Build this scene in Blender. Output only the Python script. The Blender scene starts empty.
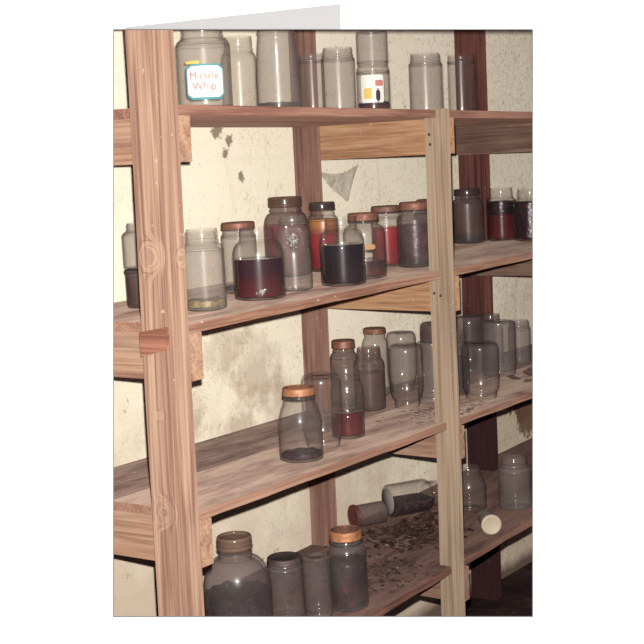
import bpy, bmesh, math, random
from mathutils import Vector, Matrix, Euler
random.seed(7)
S = bpy.context.scene
COL = S.collection
PI = math.pi

# ------------------------------------------------------------------ objects
def link(name, me, mat=None, parent=None):
    o = bpy.data.objects.new(name, me)
    COL.objects.link(o)
    if mat is not None:
        for m in (mat if isinstance(mat, (list, tuple)) else [mat]):
            me.materials.append(m)
    if parent is not None:
        o.parent = parent
    return o

def obj(name, bm, mat=None, parent=None, smooth=False):
    me = bpy.data.meshes.new(name)
    bmesh.ops.recalc_face_normals(bm, faces=bm.faces[:])
    bm.to_mesh(me); bm.free()
    if smooth:
        for p in me.polygons: p.use_smooth = True
    return link(name, me, mat, parent)

def empty(name, loc, rot=(0, 0, 0)):
    o = bpy.data.objects.new(name, None)
    o.empty_display_size = .05
    COL.objects.link(o); o.location = loc; o.rotation_euler = rot
    return o

def tag(o, label, cat, group=None, kind=None):
    o['label'] = label; o['category'] = cat
    if group: o['group'] = group
    if kind: o['kind'] = kind
    return o

def box(bm, x0, x1, y0, y1, z0, z1, f=None):
    """a box; f moves each corner (warp)"""
    vs = []
    for z in (z0, z1):
        for x, y in ((x0, y0), (x1, y0), (x1, y1), (x0, y1)):
            p = Vector((x, y, z)); vs.append(bm.verts.new(f(p) if f else p))
    for q in ((3, 2, 1, 0), (4, 5, 6, 7), (0, 1, 5, 4), (1, 2, 6, 5), (2, 3, 7, 6), (3, 0, 4, 7)):
        bm.faces.new([vs[i] for i in q])
    return vs

def bevel(bm, w, seg=2):
    bmesh.ops.recalc_face_normals(bm, faces=bm.faces[:])
    bmesh.ops.bevel(bm, geom=[e for e in bm.edges], offset=w, segments=seg, profile=.6, affect='EDGES')

def slab(bm, pts, z0, z1, f=None):
    """an upright prism on the outline pts"""
    lo = [bm.verts.new(f(Vector((x, y, z0))) if f else (x, y, z0)) for x, y in pts]
    hi = [bm.verts.new(f(Vector((x, y, z1))) if f else (x, y, z1)) for x, y in pts]
    n = len(pts)
    bm.faces.new(lo[::-1]); bm.faces.new(hi)
    for i in range(n):
        bm.faces.new((lo[i], lo[(i + 1) % n], hi[(i + 1) % n], hi[i]))

def lathe(bm, prof, seg=48, close=False):
    """revolve (r,z) points about z; r = 0 ends close to a point"""
    rings = []
    for r, z in prof:
        if r < 1e-6:
            rings.append([bm.verts.new((0, 0, z))])
        else:
            rings.append([bm.verts.new((r * math.cos(2 * PI * i / seg), r * math.sin(2 * PI * i / seg), z)) for i in range(seg)])
    pairs = list(zip(rings, rings[1:]))
    if close: pairs.append((rings[-1], rings[0]))
    for a, b in pairs:
        if len(a) == 1 and len(b) == 1: continue
        for i in range(seg):
            j = (i + 1) % seg
            if len(a) == 1: bm.faces.new((a[0], b[i], b[j]))
            elif len(b) == 1: bm.faces.new((a[i], b[0], a[j]))
            else: bm.faces.new((a[i], b[i], b[j], a[j]))

# ---------------------------------------------------------------- materials
class NT:
    def __init__(s, name):
        s.m = bpy.data.materials.new(name); s.m.use_nodes = True
        s.t = s.m.node_tree; s.t.nodes.clear()
        s.out = s.n('ShaderNodeOutputMaterial')
    def n(s, typ, **kw):
        nd = s.t.nodes.new(typ)
        for k, v in kw.items(): setattr(nd, k, v)
        return nd
    def l(s, a, b): s.t.links.new(a, b)
    def val(s, sock, v):
        if hasattr(v, 'is_output'): s.l(v, sock)
        else: sock.default_value = v
    def math(s, op, a, b=0.0, c=0.0, clamp=False):
        nd = s.n('ShaderNodeMath', operation=op, use_clamp=clamp)
        for i, v in enumerate((a, b, c)): s.val(nd.inputs[i], v)
        return nd.outputs[0]
    def vmath(s, op, a, b=(0, 0, 0)):
        nd = s.n('ShaderNodeVectorMath', operation=op)
        s.val(nd.inputs[0], a); s.val(nd.inputs[1], b)
        return nd.outputs['Value'] if op in ('LENGTH', 'DISTANCE', 'DOT_PRODUCT') else nd.outputs[0]
    def coord(s, scale=(1, 1, 1), off=(0, 0, 0), kind='Object'):
        tc = s.n('ShaderNodeTexCoord'); mp = s.n('ShaderNodeMapping')
        mp.inputs['Scale'].default_value = scale; mp.inputs['Location'].default_value = off
        s.l(tc.outputs[kind], mp.inputs['Vector'])
        return mp.outputs[0]
    def noise(s, vec, scale=1.0, detail=4, rough=.55, dist=0.0):
        nd = s.n('ShaderNodeTexNoise')
        s.l(vec, nd.inputs['Vector']); nd.inputs['Scale'].default_value = scale
        nd.inputs['Detail'].default_value = detail; nd.inputs['Roughness'].default_value = rough
        nd.inputs['Distortion'].default_value = dist
        return nd.outputs['Fac']
    def ramp(s, f, stops, interp='LINEAR'):
        nd = s.n('ShaderNodeValToRGB'); cr = nd.color_ramp; cr.interpolation = interp
        while len(cr.elements) < len(stops): cr.elements.new(.5)
        for e, (p, c) in zip(cr.elements, stops):
            e.position = p; e.color = (c, c, c, 1) if isinstance(c, (int, float)) else (*c, 1)
        s.l(f, nd.inputs[0])
        return nd.outputs[0]
    def mix(s, f, a, b, blend='MIX'):
        nd = s.n('ShaderNodeMix', data_type='RGBA', blend_type=blend)
        s.val(nd.inputs[0], f)
        for i, v in ((6, a), (7, b)):
            if hasattr(v, 'is_output'): s.l(v, nd.inputs[i])
            else: nd.inputs[i].default_value = (*v, 1)
        return nd.outputs[2]
    def bump(s, h, strength=.3, dist=.002):
        nd = s.n('ShaderNodeBump'); nd.inputs['Strength'].default_value = strength
        nd.inputs['Distance'].default_value = dist
        s.l(h, nd.inputs['Height'])
        return nd.outputs[0]
    def bsdf(s, color, rough=.6, normal=None, spec=.3, **kw):
        p = s.n('ShaderNodeBsdfPrincipled')
        if hasattr(color, 'is_output'): s.l(color, p.inputs['Base Color'])
        else: p.inputs['Base Color'].default_value = (*color, 1)
        s.val(p.inputs['Roughness'], rough); p.inputs['Specular IOR Level'].default_value = spec
        for k, v in kw.items(): s.val(p.inputs[k], v)
        if normal is not None: s.l(normal, p.inputs['Normal'])
        return p.outputs[0]
    def finish(s, sh):
        s.l(sh, s.out.inputs['Surface']); return s.m

def srgb(r, g, b):
    f = lambda c: (c / 255 / 12.92) if c / 255 <= .04045 else ((c / 255 + .055) / 1.055) ** 2.4
    return (f(r), f(g), f(b))

def wood(name, axis, dark, mid, light, seed=0, stain=.35, stain_col=(.06, .04, .04), knots=(), rough=.7, dust=0.0, sheen=0.0, settled=None, rot=None):
    """board grain running along axis"""
    t = NT(name)
    dark, mid, light = [tuple(x * k for x, k in zip(c, (.87, .90, .87))) for c in (dark, mid, light)]
    if settled: settled = tuple(tuple(x * k for x, k in zip(c, (.86, .82, .76))) for c in settled[:2]) + (settled[2],)
    def sc(al, ac): return tuple(al if 'xyz'[i] == axis else ac for i in range(3))
    off = (seed * 3.1, seed * 1.7, seed * 2.3)
    v = t.coord(sc(.9, 16), off)
    P = t.coord((1, 1, 1))
    ringmix = None
    for k in knots:
        d = t.vmath('DISTANCE', P, k[:3])
        w = t.math('MULTIPLY', t.math('POWER', 2.718, t.math('MULTIPLY', t.math('MULTIPLY', d, d), -1 / (k[3] * 1.7) ** 2)), 1.6)
        v = t.vmath('ADD', v, _scale_vec(t, (1, 1, .3), w))
    f1 = t.noise(v, 1.0, 3, .5, .6)
    v2 = t.coord(sc(2.2, 190), off)
    f2 = t.noise(v2, 1.0, 4, .65, .15)
    # growth rings: bands of the slow noise
    band = t.math('PINGPONG', t.math('MULTIPLY', f1, 5.0), .5)
    g = t.math('ADD', t.math('MULTIPLY', band, .30), t.math('ADD', t.math('MULTIPLY', f2, .62), t.math('MULTIPLY', f1, .22)))
    c = t.ramp(g, [(.36, dark), (.52, mid), (.68, light)])
    s1 = t.noise(t.coord(sc(3, 9), off), 1.0, 6, .65)
    c = t.mix(t.ramp(s1, [(.50, 0.0), (.72, stain)]), c, stain_col)
    if dust:
        dn = t.noise(t.coord(sc(5, 14), (seed, 2, 3)), 1.0, 7, .7)
        c = t.mix(t.ramp(dn, [(.42, 0.0), (.66, dust)]), c, (.42, .34, .30))
    for k in knots:
        d = t.vmath('DISTANCE', P, k[:3])
        core = t.ramp(t.math('DIVIDE', d, k[3]), [(.0, .75), (.6, .40), (.9, .70), (1.25, 0.0)])
        ring = t.math('MULTIPLY', core, t.math('ADD', .45, t.math('MULTIPLY', t.math('SINE', t.math('MULTIPLY', d, 900.0)), .08)))
        c = t.mix(ring, c, tuple(x * .55 for x in dark))
    if settled:
        # grey dust lying on the upward faces, with dark grimy streaks along the board
        geo = t.n('ShaderNodeNewGeometry'); gs = t.n('ShaderNodeSeparateXYZ'); t.l(geo.outputs['True Normal'], gs.inputs[0])
        upf = t.math('GREATER_THAN', gs.outputs['Z'], .7)
        d1 = t.noise(t.coord(sc(3.0, 11), (seed, 5, 1)), 1.0, 7, .68, .5)
        d2 = t.noise(t.coord(sc(9, 60), (seed, 2, 8)), 1.0, 5, .65)
        dd = t.math('ADD', t.math('MULTIPLY', d1, .7), t.math('MULTIPLY', d2, .3))
        c2 = t.ramp(dd, [(.36, settled[1]), (.47, tuple(.5 * (a + b) for a, b in zip(*settled[:2]))), (.58, settled[0])])
        c = t.mix(t.math('MULTIPLY', upf, settled[2]), c, c2)
    if rot:  # shelf's shadow painted into the wood colour: near-black lower down
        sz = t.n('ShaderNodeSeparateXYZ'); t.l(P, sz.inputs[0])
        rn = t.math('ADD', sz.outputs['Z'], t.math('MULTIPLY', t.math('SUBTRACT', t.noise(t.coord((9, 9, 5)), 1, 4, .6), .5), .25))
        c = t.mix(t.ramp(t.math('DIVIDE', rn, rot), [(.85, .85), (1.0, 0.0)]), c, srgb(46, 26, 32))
    # flecks of old whitewash and scuffs
    fl = t.noise(t.coord((60, 60, 60), off), 1.0, 2, .5)
    c = t.mix(t.ramp(fl, [(.73, 0.0), (.77, .55)]), c, (.62, .55, .47))
    h = t.math('ADD', f2, t.math('MULTIPLY', f1, .5))
    return t.finish(t.bsdf(c, rough, t.bump(h, .3, .0012), .2, **{'Diffuse Roughness': 1.0, 'Sheen Weight': sheen, 'Sheen Roughness': .45, 'Sheen Tint': (1, .90, .82, 1)}))

def _scale_vec(t, v, f):
    nd = t.n('ShaderNodeVectorMath', operation='SCALE')
    nd.inputs[0].default_value = v; t.val(nd.inputs['Scale'], f)
    return nd.outputs[0]

def glass(name, tint=(.80, .78, .76), dust=.22, dust_col=(.42, .38, .37), edge=(.50, .45, .45), gloss=1.0, emboss=None, rough=.30):
    """thin dusty bottle glass"""
    t = NT(name)
    lw = t.n('ShaderNodeLayerWeight'); lw.inputs['Blend'].default_value = .5
    face = lw.outputs['Facing']
    rim = t.math('POWER', face, 3.0)
    tr = t.n('ShaderNodeBsdfTransparent'); t.l(t.mix(rim, tint, edge), tr.inputs['Color'])
    df = t.n('ShaderNodeBsdfDiffuse')
    n1 = t.noise(t.coord((9, 9, 9)), 1.0, 5, .6)
    n2 = t.noise(t.coord((120, 120, 90)), 1.0, 3, .6)
    df.inputs['Color'].default_value = (*dust_col, 1)
    dfac = t.math('ADD', t.math('MULTIPLY', t.ramp(n1, [(.3, .45), (.7, 1.35)]), dust),
                  t.math('MULTIPLY', t.ramp(n2, [(.62, 0.0), (.75, 1.0)]), dust * .7))
    geo = t.n('ShaderNodeNewGeometry'); sx = t.n('ShaderNodeSeparateXYZ'); t.l(geo.outputs['True Normal'], sx.inputs[0])
    up = t.math('MULTIPLY', t.math('MAXIMUM', sx.outputs['Z'], 0.0), dust * .9)     # dust settles on upward surfaces
    dfac = t.math('MINIMUM', t.math('ADD', t.math('ADD', dfac, up), t.math('MULTIPLY', rim, dust * .5)), .93)
    mx = t.n('ShaderNodeMixShader'); t.l(dfac, mx.inputs[0]); t.l(tr.outputs[0], mx.inputs[1]); t.l(df.outputs[0], mx.inputs[2])
    ga = t.n('ShaderNodeBsdfGlossy'); ga.inputs['Roughness'].default_value = .07
    gb = t.n('ShaderNodeBsdfGlossy'); gb.inputs['Roughness'].default_value = rough
    wob = t.noise(t.coord((26, 26, 14)), 1.0, 2, .5)
    hh = t.math('MULTIPLY', wob, .6)
    if emboss:
        # a raised moulded motif on the pressed glass, between two heights
        vo = t.n('ShaderNodeTexVoronoi'); t.l(t.coord((130, 130, 130)), vo.inputs['Vector'])
        sp = t.n('ShaderNodeSeparateXYZ'); t.l(t.coord(), sp.inputs[0])
        band = t.math('MULTIPLY', t.math('GREATER_THAN', sp.outputs['Z'], emboss[0]), t.math('LESS_THAN', sp.outputs['Z'], emboss[1]))
        hh = t.math('ADD', hh, t.math('MULTIPLY', t.math('MULTIPLY', vo.outputs['Distance'], band), 2.0))
    bp = t.bump(hh, .5, .0025)
    for g in (ga, gb): t.l(bp, g.inputs['Normal'])
    gm = t.n('ShaderNodeMixShader'); gm.inputs[0].default_value = .45
    t.l(ga.outputs[0], gm.inputs[1]); t.l(gb.outputs[0], gm.inputs[2])
    ff = t.math('ADD', .030 * gloss, t.math('MULTIPLY', t.math('POWER', face, 5.0), .35))
    fin = t.n('ShaderNodeMixShader'); t.l(ff, fin.inputs[0]); t.l(mx.outputs[0], fin.inputs[1]); t.l(gm.outputs[0], fin.inputs[2])
    return t.finish(fin.outputs[0])

def clean_inside():
    t = NT('glass_inner_wall')
    lw = t.n('ShaderNodeLayerWeight'); lw.inputs['Blend'].default_value = .5
    tr = t.n('ShaderNodeBsdfTransparent'); tr.inputs['Color'].default_value = (.994, .992, .99, 1)
    g = t.n('ShaderNodeBsdfGlossy'); g.inputs['Roughness'].default_value = .12
    m = t.n('ShaderNodeMixShader')
    t.l(t.math('ADD', .015, t.math('MULTIPLY', t.math('POWER', lw.outputs['Facing'], 5.0), .2)), m.inputs[0])
    t.l(tr.outputs[0], m.inputs[1]); t.l(g.outputs[0], m.inputs[2])
    return t.finish(m.outputs[0])

def liquid(name, a, b=None, scale=20, rough=.12, spec=.5, z0=0, z1=.1):
    """preserved fruit juice; b is the colour towards the bottom"""
    t = NT(name)
    n = t.noise(t.coord((scale,) * 3), 1.0, 4, .6)
    b = b or tuple(x * .6 for x in a)
    sp = t.n('ShaderNodeSeparateXYZ'); t.l(t.coord(), sp.inputs[0])
    h = t.math('DIVIDE', t.math('SUBTRACT', sp.outputs['Z'], z0), z1 - z0)
    f = t.math('ADD', h, t.math('MULTIPLY', t.math('SUBTRACT', n, .5), .9))
    c = t.ramp(f, [(.15, b), (.7, a)])
    return t.finish(t.bsdf(c, rough, None, spec))

def lumpy(name, cols, scale=60, rough=.6):
    t = NT(name)
    n = t.noise(t.coord((scale,) * 3), 1.0, 4, .6, .5)
    c = t.ramp(n, cols)
    return t.finish(t.bsdf(c, rough, t.bump(n, .8, .004), .4))

def plain(name, c, rough=.6, spec=.3):
    t = NT(name); n = t.noise(t.coord((40, 40, 40)), 1.0, 4, .6)
    return t.finish(t.bsdf(t.mix(t.math('MULTIPLY', n, .35), c, tuple(x * .72 for x in c)), rough, None, spec))

def rust(name, a, b, metallic=.25):
    t = NT(name)
    n = t.noise(t.coord((55, 55, 55)), 1.0, 5, .65)
    c = t.ramp(n, [(.3, b), (.52, a), (.75, tuple(min(1, x * 1.35) for x in a))])
    return t.finish(t.bsdf(c, t.ramp(n, [(.3, .75), (.7, .42)]), t.bump(n, .5, .001), .5, **{'Metallic': metallic}))

# ------------------------------------------------------------ shared values
M = {}
RX = (1.10, .20, 0.0)                   # base of the shelving unit
def rel(p): return (p[0] - RX[0], p[1] - RX[1], p[2] - RX[2])
M['post_pink'] = wood('weathered_fir', 'z', srgb(138, 102, 90), srgb(178, 142, 124), srgb(198, 166, 146), 1, .12, srgb(120, 88, 80),
                      knots=[(*rel((.073, .058, 1.295)), .013), (*rel((.073, .056, .792)), .012), (*rel((.09, .0, 1.29)), .006), (*rel((.073, .05, .985)), .004)])
M['post_grey'] = wood('weathered_grey_pine', 'z', srgb(144, 118, 102), srgb(180, 154, 134), srgb(198, 174, 152), 5, .22, srgb(126, 102, 92))
M['post_back'] = wood('brown_back_post', 'z', srgb(120, 86, 78), srgb(156, 118, 106), srgb(174, 138, 124), 9, .5, srgb(98, 68, 64))
M['post_dark'] = wood('dark_red_post', 'z', srgb(90, 50, 48), srgb(124, 76, 70), srgb(140, 92, 84), 12, .5, srgb(70, 38, 40), rot=1.02)  # lower part coloured near-black to stand for the shade below the shelf
M['brace_orange'] = wood('orange_pine', 'y', srgb(162, 116, 90), srgb(196, 150, 118), srgb(208, 168, 138), 4, .15, srgb(150, 104, 82))
M['brace_tan'] = wood('tan_pine', 'y', srgb(142, 104, 88), srgb(180, 140, 118), srgb(196, 160, 136), 7, .30, srgb(122, 88, 76), dust=.2)
M['brace_dark'] = wood('brown_pine', 'y', srgb(110, 78, 70), srgb(150, 114, 100), srgb(168, 134, 118), 8, .45, srgb(88, 60, 56), dust=.2)
M['board_top'] = wood('brown_plank', 'x', srgb(128, 88, 78), srgb(162, 118, 104), srgb(178, 138, 122), 21, .3, srgb(112, 74, 70))
M['board_mid'] = wood('dusty_plank', 'x', srgb(134, 94, 80), srgb(168, 126, 108), srgb(184, 146, 128), 22, .3, srgb(116, 78, 70), settled=(srgb(196, 176, 166), srgb(120, 94, 90), .9))
M['board_grey'] = wood('grey_plank', 'x', srgb(130, 92, 80), srgb(164, 124, 108), srgb(182, 144, 128), 23, .35, srgb(108, 76, 70), settled=(srgb(190, 168, 158), srgb(112, 86, 84), .92))
M['board_stain'] = wood('stained_plank', 'x', srgb(96, 72, 70), srgb(140, 112, 106), srgb(160, 134, 124), 24, .6, srgb(72, 52, 54), settled=(srgb(160, 136, 128), srgb(66, 46, 50), .85))
M['board_low'] = wood('grimy_plank', 'x', srgb(96, 64, 58), srgb(134, 96, 86), srgb(152, 116, 104), 26, .6, srgb(70, 46, 46), settled=(srgb(124, 100, 94), srgb(54, 38, 42), .94))
M['nail'] = rust('rusty_nail', (.10, .07, .06), (.03, .02, .02), .5)
M['lid_rust'] = rust('rusted_tin', srgb(150, 102, 86), srgb(98, 62, 56))
M['lid_red'] = rust('red_rust', srgb(120, 66, 60), srgb(84, 42, 42))
M['lid_orange'] = rust('orange_rust', srgb(190, 132, 96), srgb(136, 84, 64))
M['lid_brown'] = rust('brown_rust', srgb(140, 102, 90), srgb(92, 64, 60))
M['lid_dark'] = rust('dark_tin', srgb(100, 84, 84), srgb(58, 46, 50))
M['inner'] = clean_inside()
M['glass_clear'] = glass('clear_glass', (.978, .972, .968), .035, (.50, .45, .44))
M['glass_dusty'] = glass('dusty_glass', (.97, .96, .952), .065, (.50, .45, .435))
M['glass_film'] = glass('filmed_glass', (.955, .94, .93), .17, (.56, .50, .47))
M['glass_brown'] = glass('brown_filmed_glass', (.84, .77, .75), .26, (.30, .235, .225))
M['glass_grey'] = glass('grey_filmed_glass', (.95, .93, .93), .21, (.46, .395, .375))
M['glass_emboss'] = glass('pressed_glass', (.96, .95, .94), .12, (.54, .49, .46), emboss=(.095, .145), gloss=1.8)
M['glass_smoke'] = glass('smoky_glass', (.85, .81, .82), .19, (.37, .31, .30))
M['ring_rust'] = glass('rusted_neck', (.80, .68, .62), .28, (.30, .19, .155))
M['ring_dark'] = glass('sooty_neck', (.74, .67, .67), .24, (.22, .17, .17))
M['glass_amber'] = glass('amber_mouth', (.80, .64, .56), .36, (.40, .26, .20))

# ------------------------------------------------------------------- camera
CAM = Vector((-1.97224, -1.71607, 1.44236))
CROT = Euler((1.46377, .04380, -.98112))
cd = bpy.data.cameras.new('camera'); cam = bpy.data.objects.new('camera', cd); COL.objects.link(cam)
cam.location = CAM; cam.rotation_euler = CROT
cd.sensor_width = 36; cd.lens = 77.88; cd.clip_start = .05
S.camera = cam

# ------------------------------------------------------------------ setting
def plaster():
    t = NT('old_whitewashed_wall')
    P = t.coord((1, 1, 1))
    base = t.mix(t.noise(t.coord((2.2,) * 3), 1, 4, .6), srgb(243, 236, 220), srgb(226, 216, 196))
    # courses of stone under the limewash, only just visible
    br = t.n('ShaderNodeTexBrick'); mp = t.coord((1, 1, 1), (0, 0, 0))
    sw = t.n('ShaderNodeSeparateXYZ'); t.l(P, sw.inputs[0]); cb = t.n('ShaderNodeCombineXYZ')
    wob = t.noise(t.coord((5,) * 3), 1, 3, .6)
    t.l(t.math('ADD', sw.outputs['X'], t.math('MULTIPLY', wob, .09)), cb.inputs[0])
    t.l(t.math('ADD', sw.outputs['Z'], t.math('MULTIPLY', wob, .07)), cb.inputs[1])
    t.l(cb.outputs[0], br.inputs['Vector'])
    br.inputs['Scale'].default_value = 1.0; br.inputs['Brick Width'].default_value = .36; br.inputs['Row Height'].default_value = .17
    br.inputs['Mortar Size'].default_value = .012; br.inputs['Mortar Smooth'].default_value = .9
    joint = br.outputs['Fac']
    c = t.mix(t.math('MULTIPLY', joint, .05), base, srgb(196, 182, 158))
    # brown damp staining, more of it low on the wall
    low = t.math('MULTIPLY', t.math('SUBTRACT', 1.25, sw.outputs['Z']), .42)
    dn = t.noise(t.coord((2.6, 2.6, 1.7)), 1, 7, .68, .4)
    damp = t.ramp(t.math('ADD', dn, low), [(.60, 0.0), (.86, .85)])
    c = t.mix(t.math('MULTIPLY', damp, .55), c, srgb(160, 128, 102))
    # brown flecks where the limewash has come away
    fk = t.noise(t.coord((34, 34, 30)), 1, 4, .62, .3)
    fm = t.noise(t.coord((4, 4, 4), (3, 3, 3)), 1, 3, .6)
    fl = t.math('ADD', fk, t.math('MULTIPLY', t.math('SUBTRACT', fm, .5), .35))
    fl = t.math('ADD', fl, t.math('MULTIPLY', low, .06))
    c = t.mix(t.ramp(fl, [(.69, 0.0), (.75, .7)]), c, srgb(128, 100, 78))
    # hairline cracks, broken up
    vo = t.n('ShaderNodeTexVoronoi', feature='DISTANCE_TO_EDGE'); nv = t.n('ShaderNodeVectorMath', operation='ADD')
    nn = t.n('ShaderNodeTexNoise'); t.l(t.coord((7, 7, 7)), nn.inputs['Vector']); nn.inputs['Detail'].default_value = 5
    t.l(t.coord((5.5, 5.5, 4.2)), nv.inputs[0]); t.l(nn.outputs['Color'], nv.inputs[1]); t.l(nv.outputs[0], vo.inputs['Vector'])
    crk = t.math('MULTIPLY', t.ramp(vo.outputs['Distance'], [(.0, 1.0), (.035, 0.0)]), t.ramp(t.noise(t.coord((5, 5, 5), (1, 7, 2)), 1, 4, .65), [(.50, 0.0), (.64, .75)]))
    c = t.mix(crk, c, srgb(150, 122, 96))
    # fine brown speckle, heavier beside the far post
    sp = t.noise(t.coord((95, 95, 95)), 1, 3, .6)
    farx = t.math('MULTIPLY', t.math('SUBTRACT', sw.outputs['X'], 1.0), .05)
    c = t.mix(t.ramp(t.math('ADD', sp, farx), [(.60, 0.0), (.74, .45)]), c, srgb(156, 130, 104))
    for (x, z, r) in ((.93, .93, .13), (.80, 1.0, .10), (.86, .80, .10), (1.02, .84, .09), (.62, .86, .08)):
        d = t.vmath('DISTANCE', P, (x, .455, z))
        d = t.math('ADD', d, t.math('MULTIPLY', t.math('SUBTRACT', t.noise(t.coord((14,) * 3), 1, 6, .72), .5), .26))
        c = t.mix(t.ramp(t.math('DIVIDE', d, r), [(.3, .42), (1.1, 0.0)]), c, srgb(150, 116, 92))
    # peeled patches
    for (x, z, r) in ((2.43, .645, .09), (2.54, .56, .11), (2.50, .61, .10)):
        d = t.vmath('DISTANCE', P, (x, .455, z))
        d = t.math('ADD', d, t.math('MULTIPLY', t.math('SUBTRACT', t.noise(t.coord((22,) * 3), 1, 4, .7), .5), .16))
        c = t.mix(t.ramp(t.math('DIVIDE', d, r), [(.78, .92), (.92, 0.0)]), c, srgb(112, 84, 70))
    for (x, z, r) in ((.81, 1.555, .022), (.86, 1.535, .018), (.84, 1.50, .015), (.90, 1.44, .014)):
        d = t.vmath('DISTANCE', P, (x, .455, z))
        d = t.math('ADD', d, t.math('MULTIPLY', t.math('SUBTRACT', t.noise(t.coord((60,) * 3), 1, 4, .7), .5), .05))
        c = t.mix(t.ramp(t.math('DIVIDE', d, r), [(.7, .8), (1.0, 0.0)]), c, srgb(112, 90, 74))
    # dark grime line along the foot of the wall
    gz = t.math('ADD', sw.outputs['Z'], t.math('MULTIPLY', t.math('SUBTRACT', dn, .5), .10))
    c = t.mix(t.ramp(gz, [(.02, .9), (.06, 0.0)]), c, srgb(92, 74, 66))
    h = t.math('ADD', t.math('MULTIPLY', joint, -.55), t.math('ADD', t.math('MULTIPLY', fk, .6), t.math('MULTIPLY', dn, 2.2)))
    return t.finish(t.bsdf(c, .9, t.bump(h, .5, .011), .05, **{'Diffuse Roughness': 1.0}))

def soil():
    t = NT('dark_earth')
    n = t.noise(t.coord((6, 6, 6)), 1, 7, .65)
    c = t.ramp(n, [(.3, srgb(44, 32, 38)), (.55, srgb(78, 60, 58)), (.75, srgb(112, 92, 84))])
    f = t.noise(t.coord((48, 48, 48)), 1, 3, .5)
    c = t.mix(t.ramp(f, [(.70, 0.0), (.74, .9)]), c, srgb(214, 206, 194))
    return t.finish(t.bsdf(c, .9, t.bump(n, .7, .02), .1))

bm = bmesh.new(); box(bm, -1.6, 5.2, .456, .60, -.05, 2.5)
w = obj('wall_back', bm, plaster()); w['kind'] = 'structure'
bm = bmesh.new(); box(bm, -3.2, 5.2, -3.6, .456, -.05, 0)
w = obj('floor', bm, soil()); w['kind'] = 'structure'

# the plain white board with its opening, and the open greeting card around it
BROT = CROT
fwd = Vector((.82377, .55680, -.10671)); BC = CAM + fwd * 2.55
white = NT('white_paint'); white = white.finish(white.bsdf((.93, .93, .93), .9, None, .05))
cardm = NT('card_paper'); cardm = cardm.finish(cardm.bsdf((.36, .36, .375), .8, None, .1))
rimm = NT('card_edge'); rimm = rimm.finish(rimm.bsdf((.20, .20, .21), .8, None, .1))
OX0, OX1, OY0, OY1 = -.3810, .3847, -.5384, .5348

def ring_plate(bm, o, i, z0, z1):
    (a0, a1, b0, b1), (c0, c1, d0, d1) = o, i
    O = [(a0, b0), (a1, b0), (a1, b1), (a0, b1)]; I = [(c0, d0), (c1, d0), (c1, d1), (c0, d1)]
    V = {(k, z): [bm.verts.new((x, y, z)) for x, y in P] for k, P in (('o', O), ('i', I)) for z in (z0, z1)}
    for q in range(4):
        r = (q + 1) % 4
        bm.faces.new((V['o', z1][q], V['o', z1][r], V['i', z1][r], V['i', z1][q]))
        bm.faces.new((V['o', z0][r], V['o', z0][q], V['i', z0][q], V['i', z0][r]))
        bm.faces.new((V['o', z0][q], V['o', z0][r], V['o', z1][r], V['o', z1][q]))
        bm.faces.new((V['i', z0][r], V['i', z0][q], V['i', z1][q], V['i', z1][r]))

bm = bmesh.new(); e = .0012
ring_plate(bm, (-1.02, 1.02, -1.10, .95), (OX0 - e, OX1 + e, OY0 - e, OY1 + e), -.002, 0)
w = obj('wall_front', bm, white); w.location = BC; w.rotation_euler = BROT; w['kind'] = 'structure'

card = empty('greeting_card', BC + Euler(BROT).to_matrix() @ Vector((0, OY0, 0)), BROT)
tag(card, 'white folded greeting card standing open against the plain white background', 'card')
bm = bmesh.new()
ring_plate(bm, (OX0 - .0019, OX1 + .0019, -.0019, OY1 - OY0 + .0012), (OX0, OX1, 0, OY1 - OY0), .0004, .0016)
fp = obj('front_page', bm, rimm, card)
fp['label'] = 'grey cut edge of the card front'
bm = bmesh.new()
Hh = OY1 - OY0
pts = [(OX0 + .02, Hh + .0014), (.0345, Hh + .0014), (.0345, Hh + .0475), (OX0 + .02, Hh + .0045)]
lo = [bm.verts.new((x, y, .0004)) for x, y in pts]; hi = [bm.verts.new((x, y, .0012)) for x, y in pts]
bm.faces.new(lo[::-1]); bm.faces.new(hi)
for i in range(4): bm.faces.new((lo[i], lo[(i + 1) % 4], hi[(i + 1) % 4], hi[i]))
obj('back_page', bm, cardm, card)

# ---------------------------------------------------------- shelving unit
unit = empty('shelving_unit', RX)
tag(unit, 'rough timber shelving unit with four long plank shelves against the whitewashed wall', 'shelf')
def part(name, bm, mat, smooth=False, parent=None):
    bmesh.ops.translate(bm, verts=bm.verts[:], vec=-Vector(RX))
    return obj(name, bm, mat, parent or unit, smooth)

# shelves: top height at x = 0 and rise per metre
SH = [(1.58295, .00235), (1.16, .01870), (.78981, .00134), (.38265, .02752)]
TH = .0195
# upright posts (x0, x1, y0, y1, top)
def post(x0, x1, y0, y1, top, mat, lean=(0, 0)):
    bm = bmesh.new()
    vs = box(bm, x0, x1, y0, y1, 0, top)
    bmesh.ops.subdivide_edges(bm, edges=[e for e in bm.edges if abs(e.verts[0].co.z - e.verts[1].co.z) > .5], cuts=14, use_grid_fill=True)
    for v in bm.verts:
        k = v.co.z - 1.1
        v.co.x += lean[0] * k + .0012 * math.sin(v.co.z * 5 + x0 * 9); v.co.y += lean[1] * k + .0010 * math.sin(v.co.z * 7 + y0 * 5)
    sharp = [e for e in bm.edges if len(e.link_faces) == 2 and e.calc_face_angle(0) > .8]
    bmesh.ops.bevel(bm, geom=sharp, offset=.0022, segments=2, profile=.6, affect='EDGES')
    return part('post', bm, mat)
p = post(.068, .106, -.001, .088, 2.05, M['post_pink'])
p['label'] = 'wide pinkish front post with knots, nearest the viewer'
post(.066, .104, .366, .455, 2.05, M['post_pink'])
p = post(1.118, 1.156, -.0165, .036, 1.588, M['post_grey'])
p['label'] = 'narrow greyish front post ending at the top shelf'
post(1.139, 1.177, .391, .4555, 2.05, M['post_back'])
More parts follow.
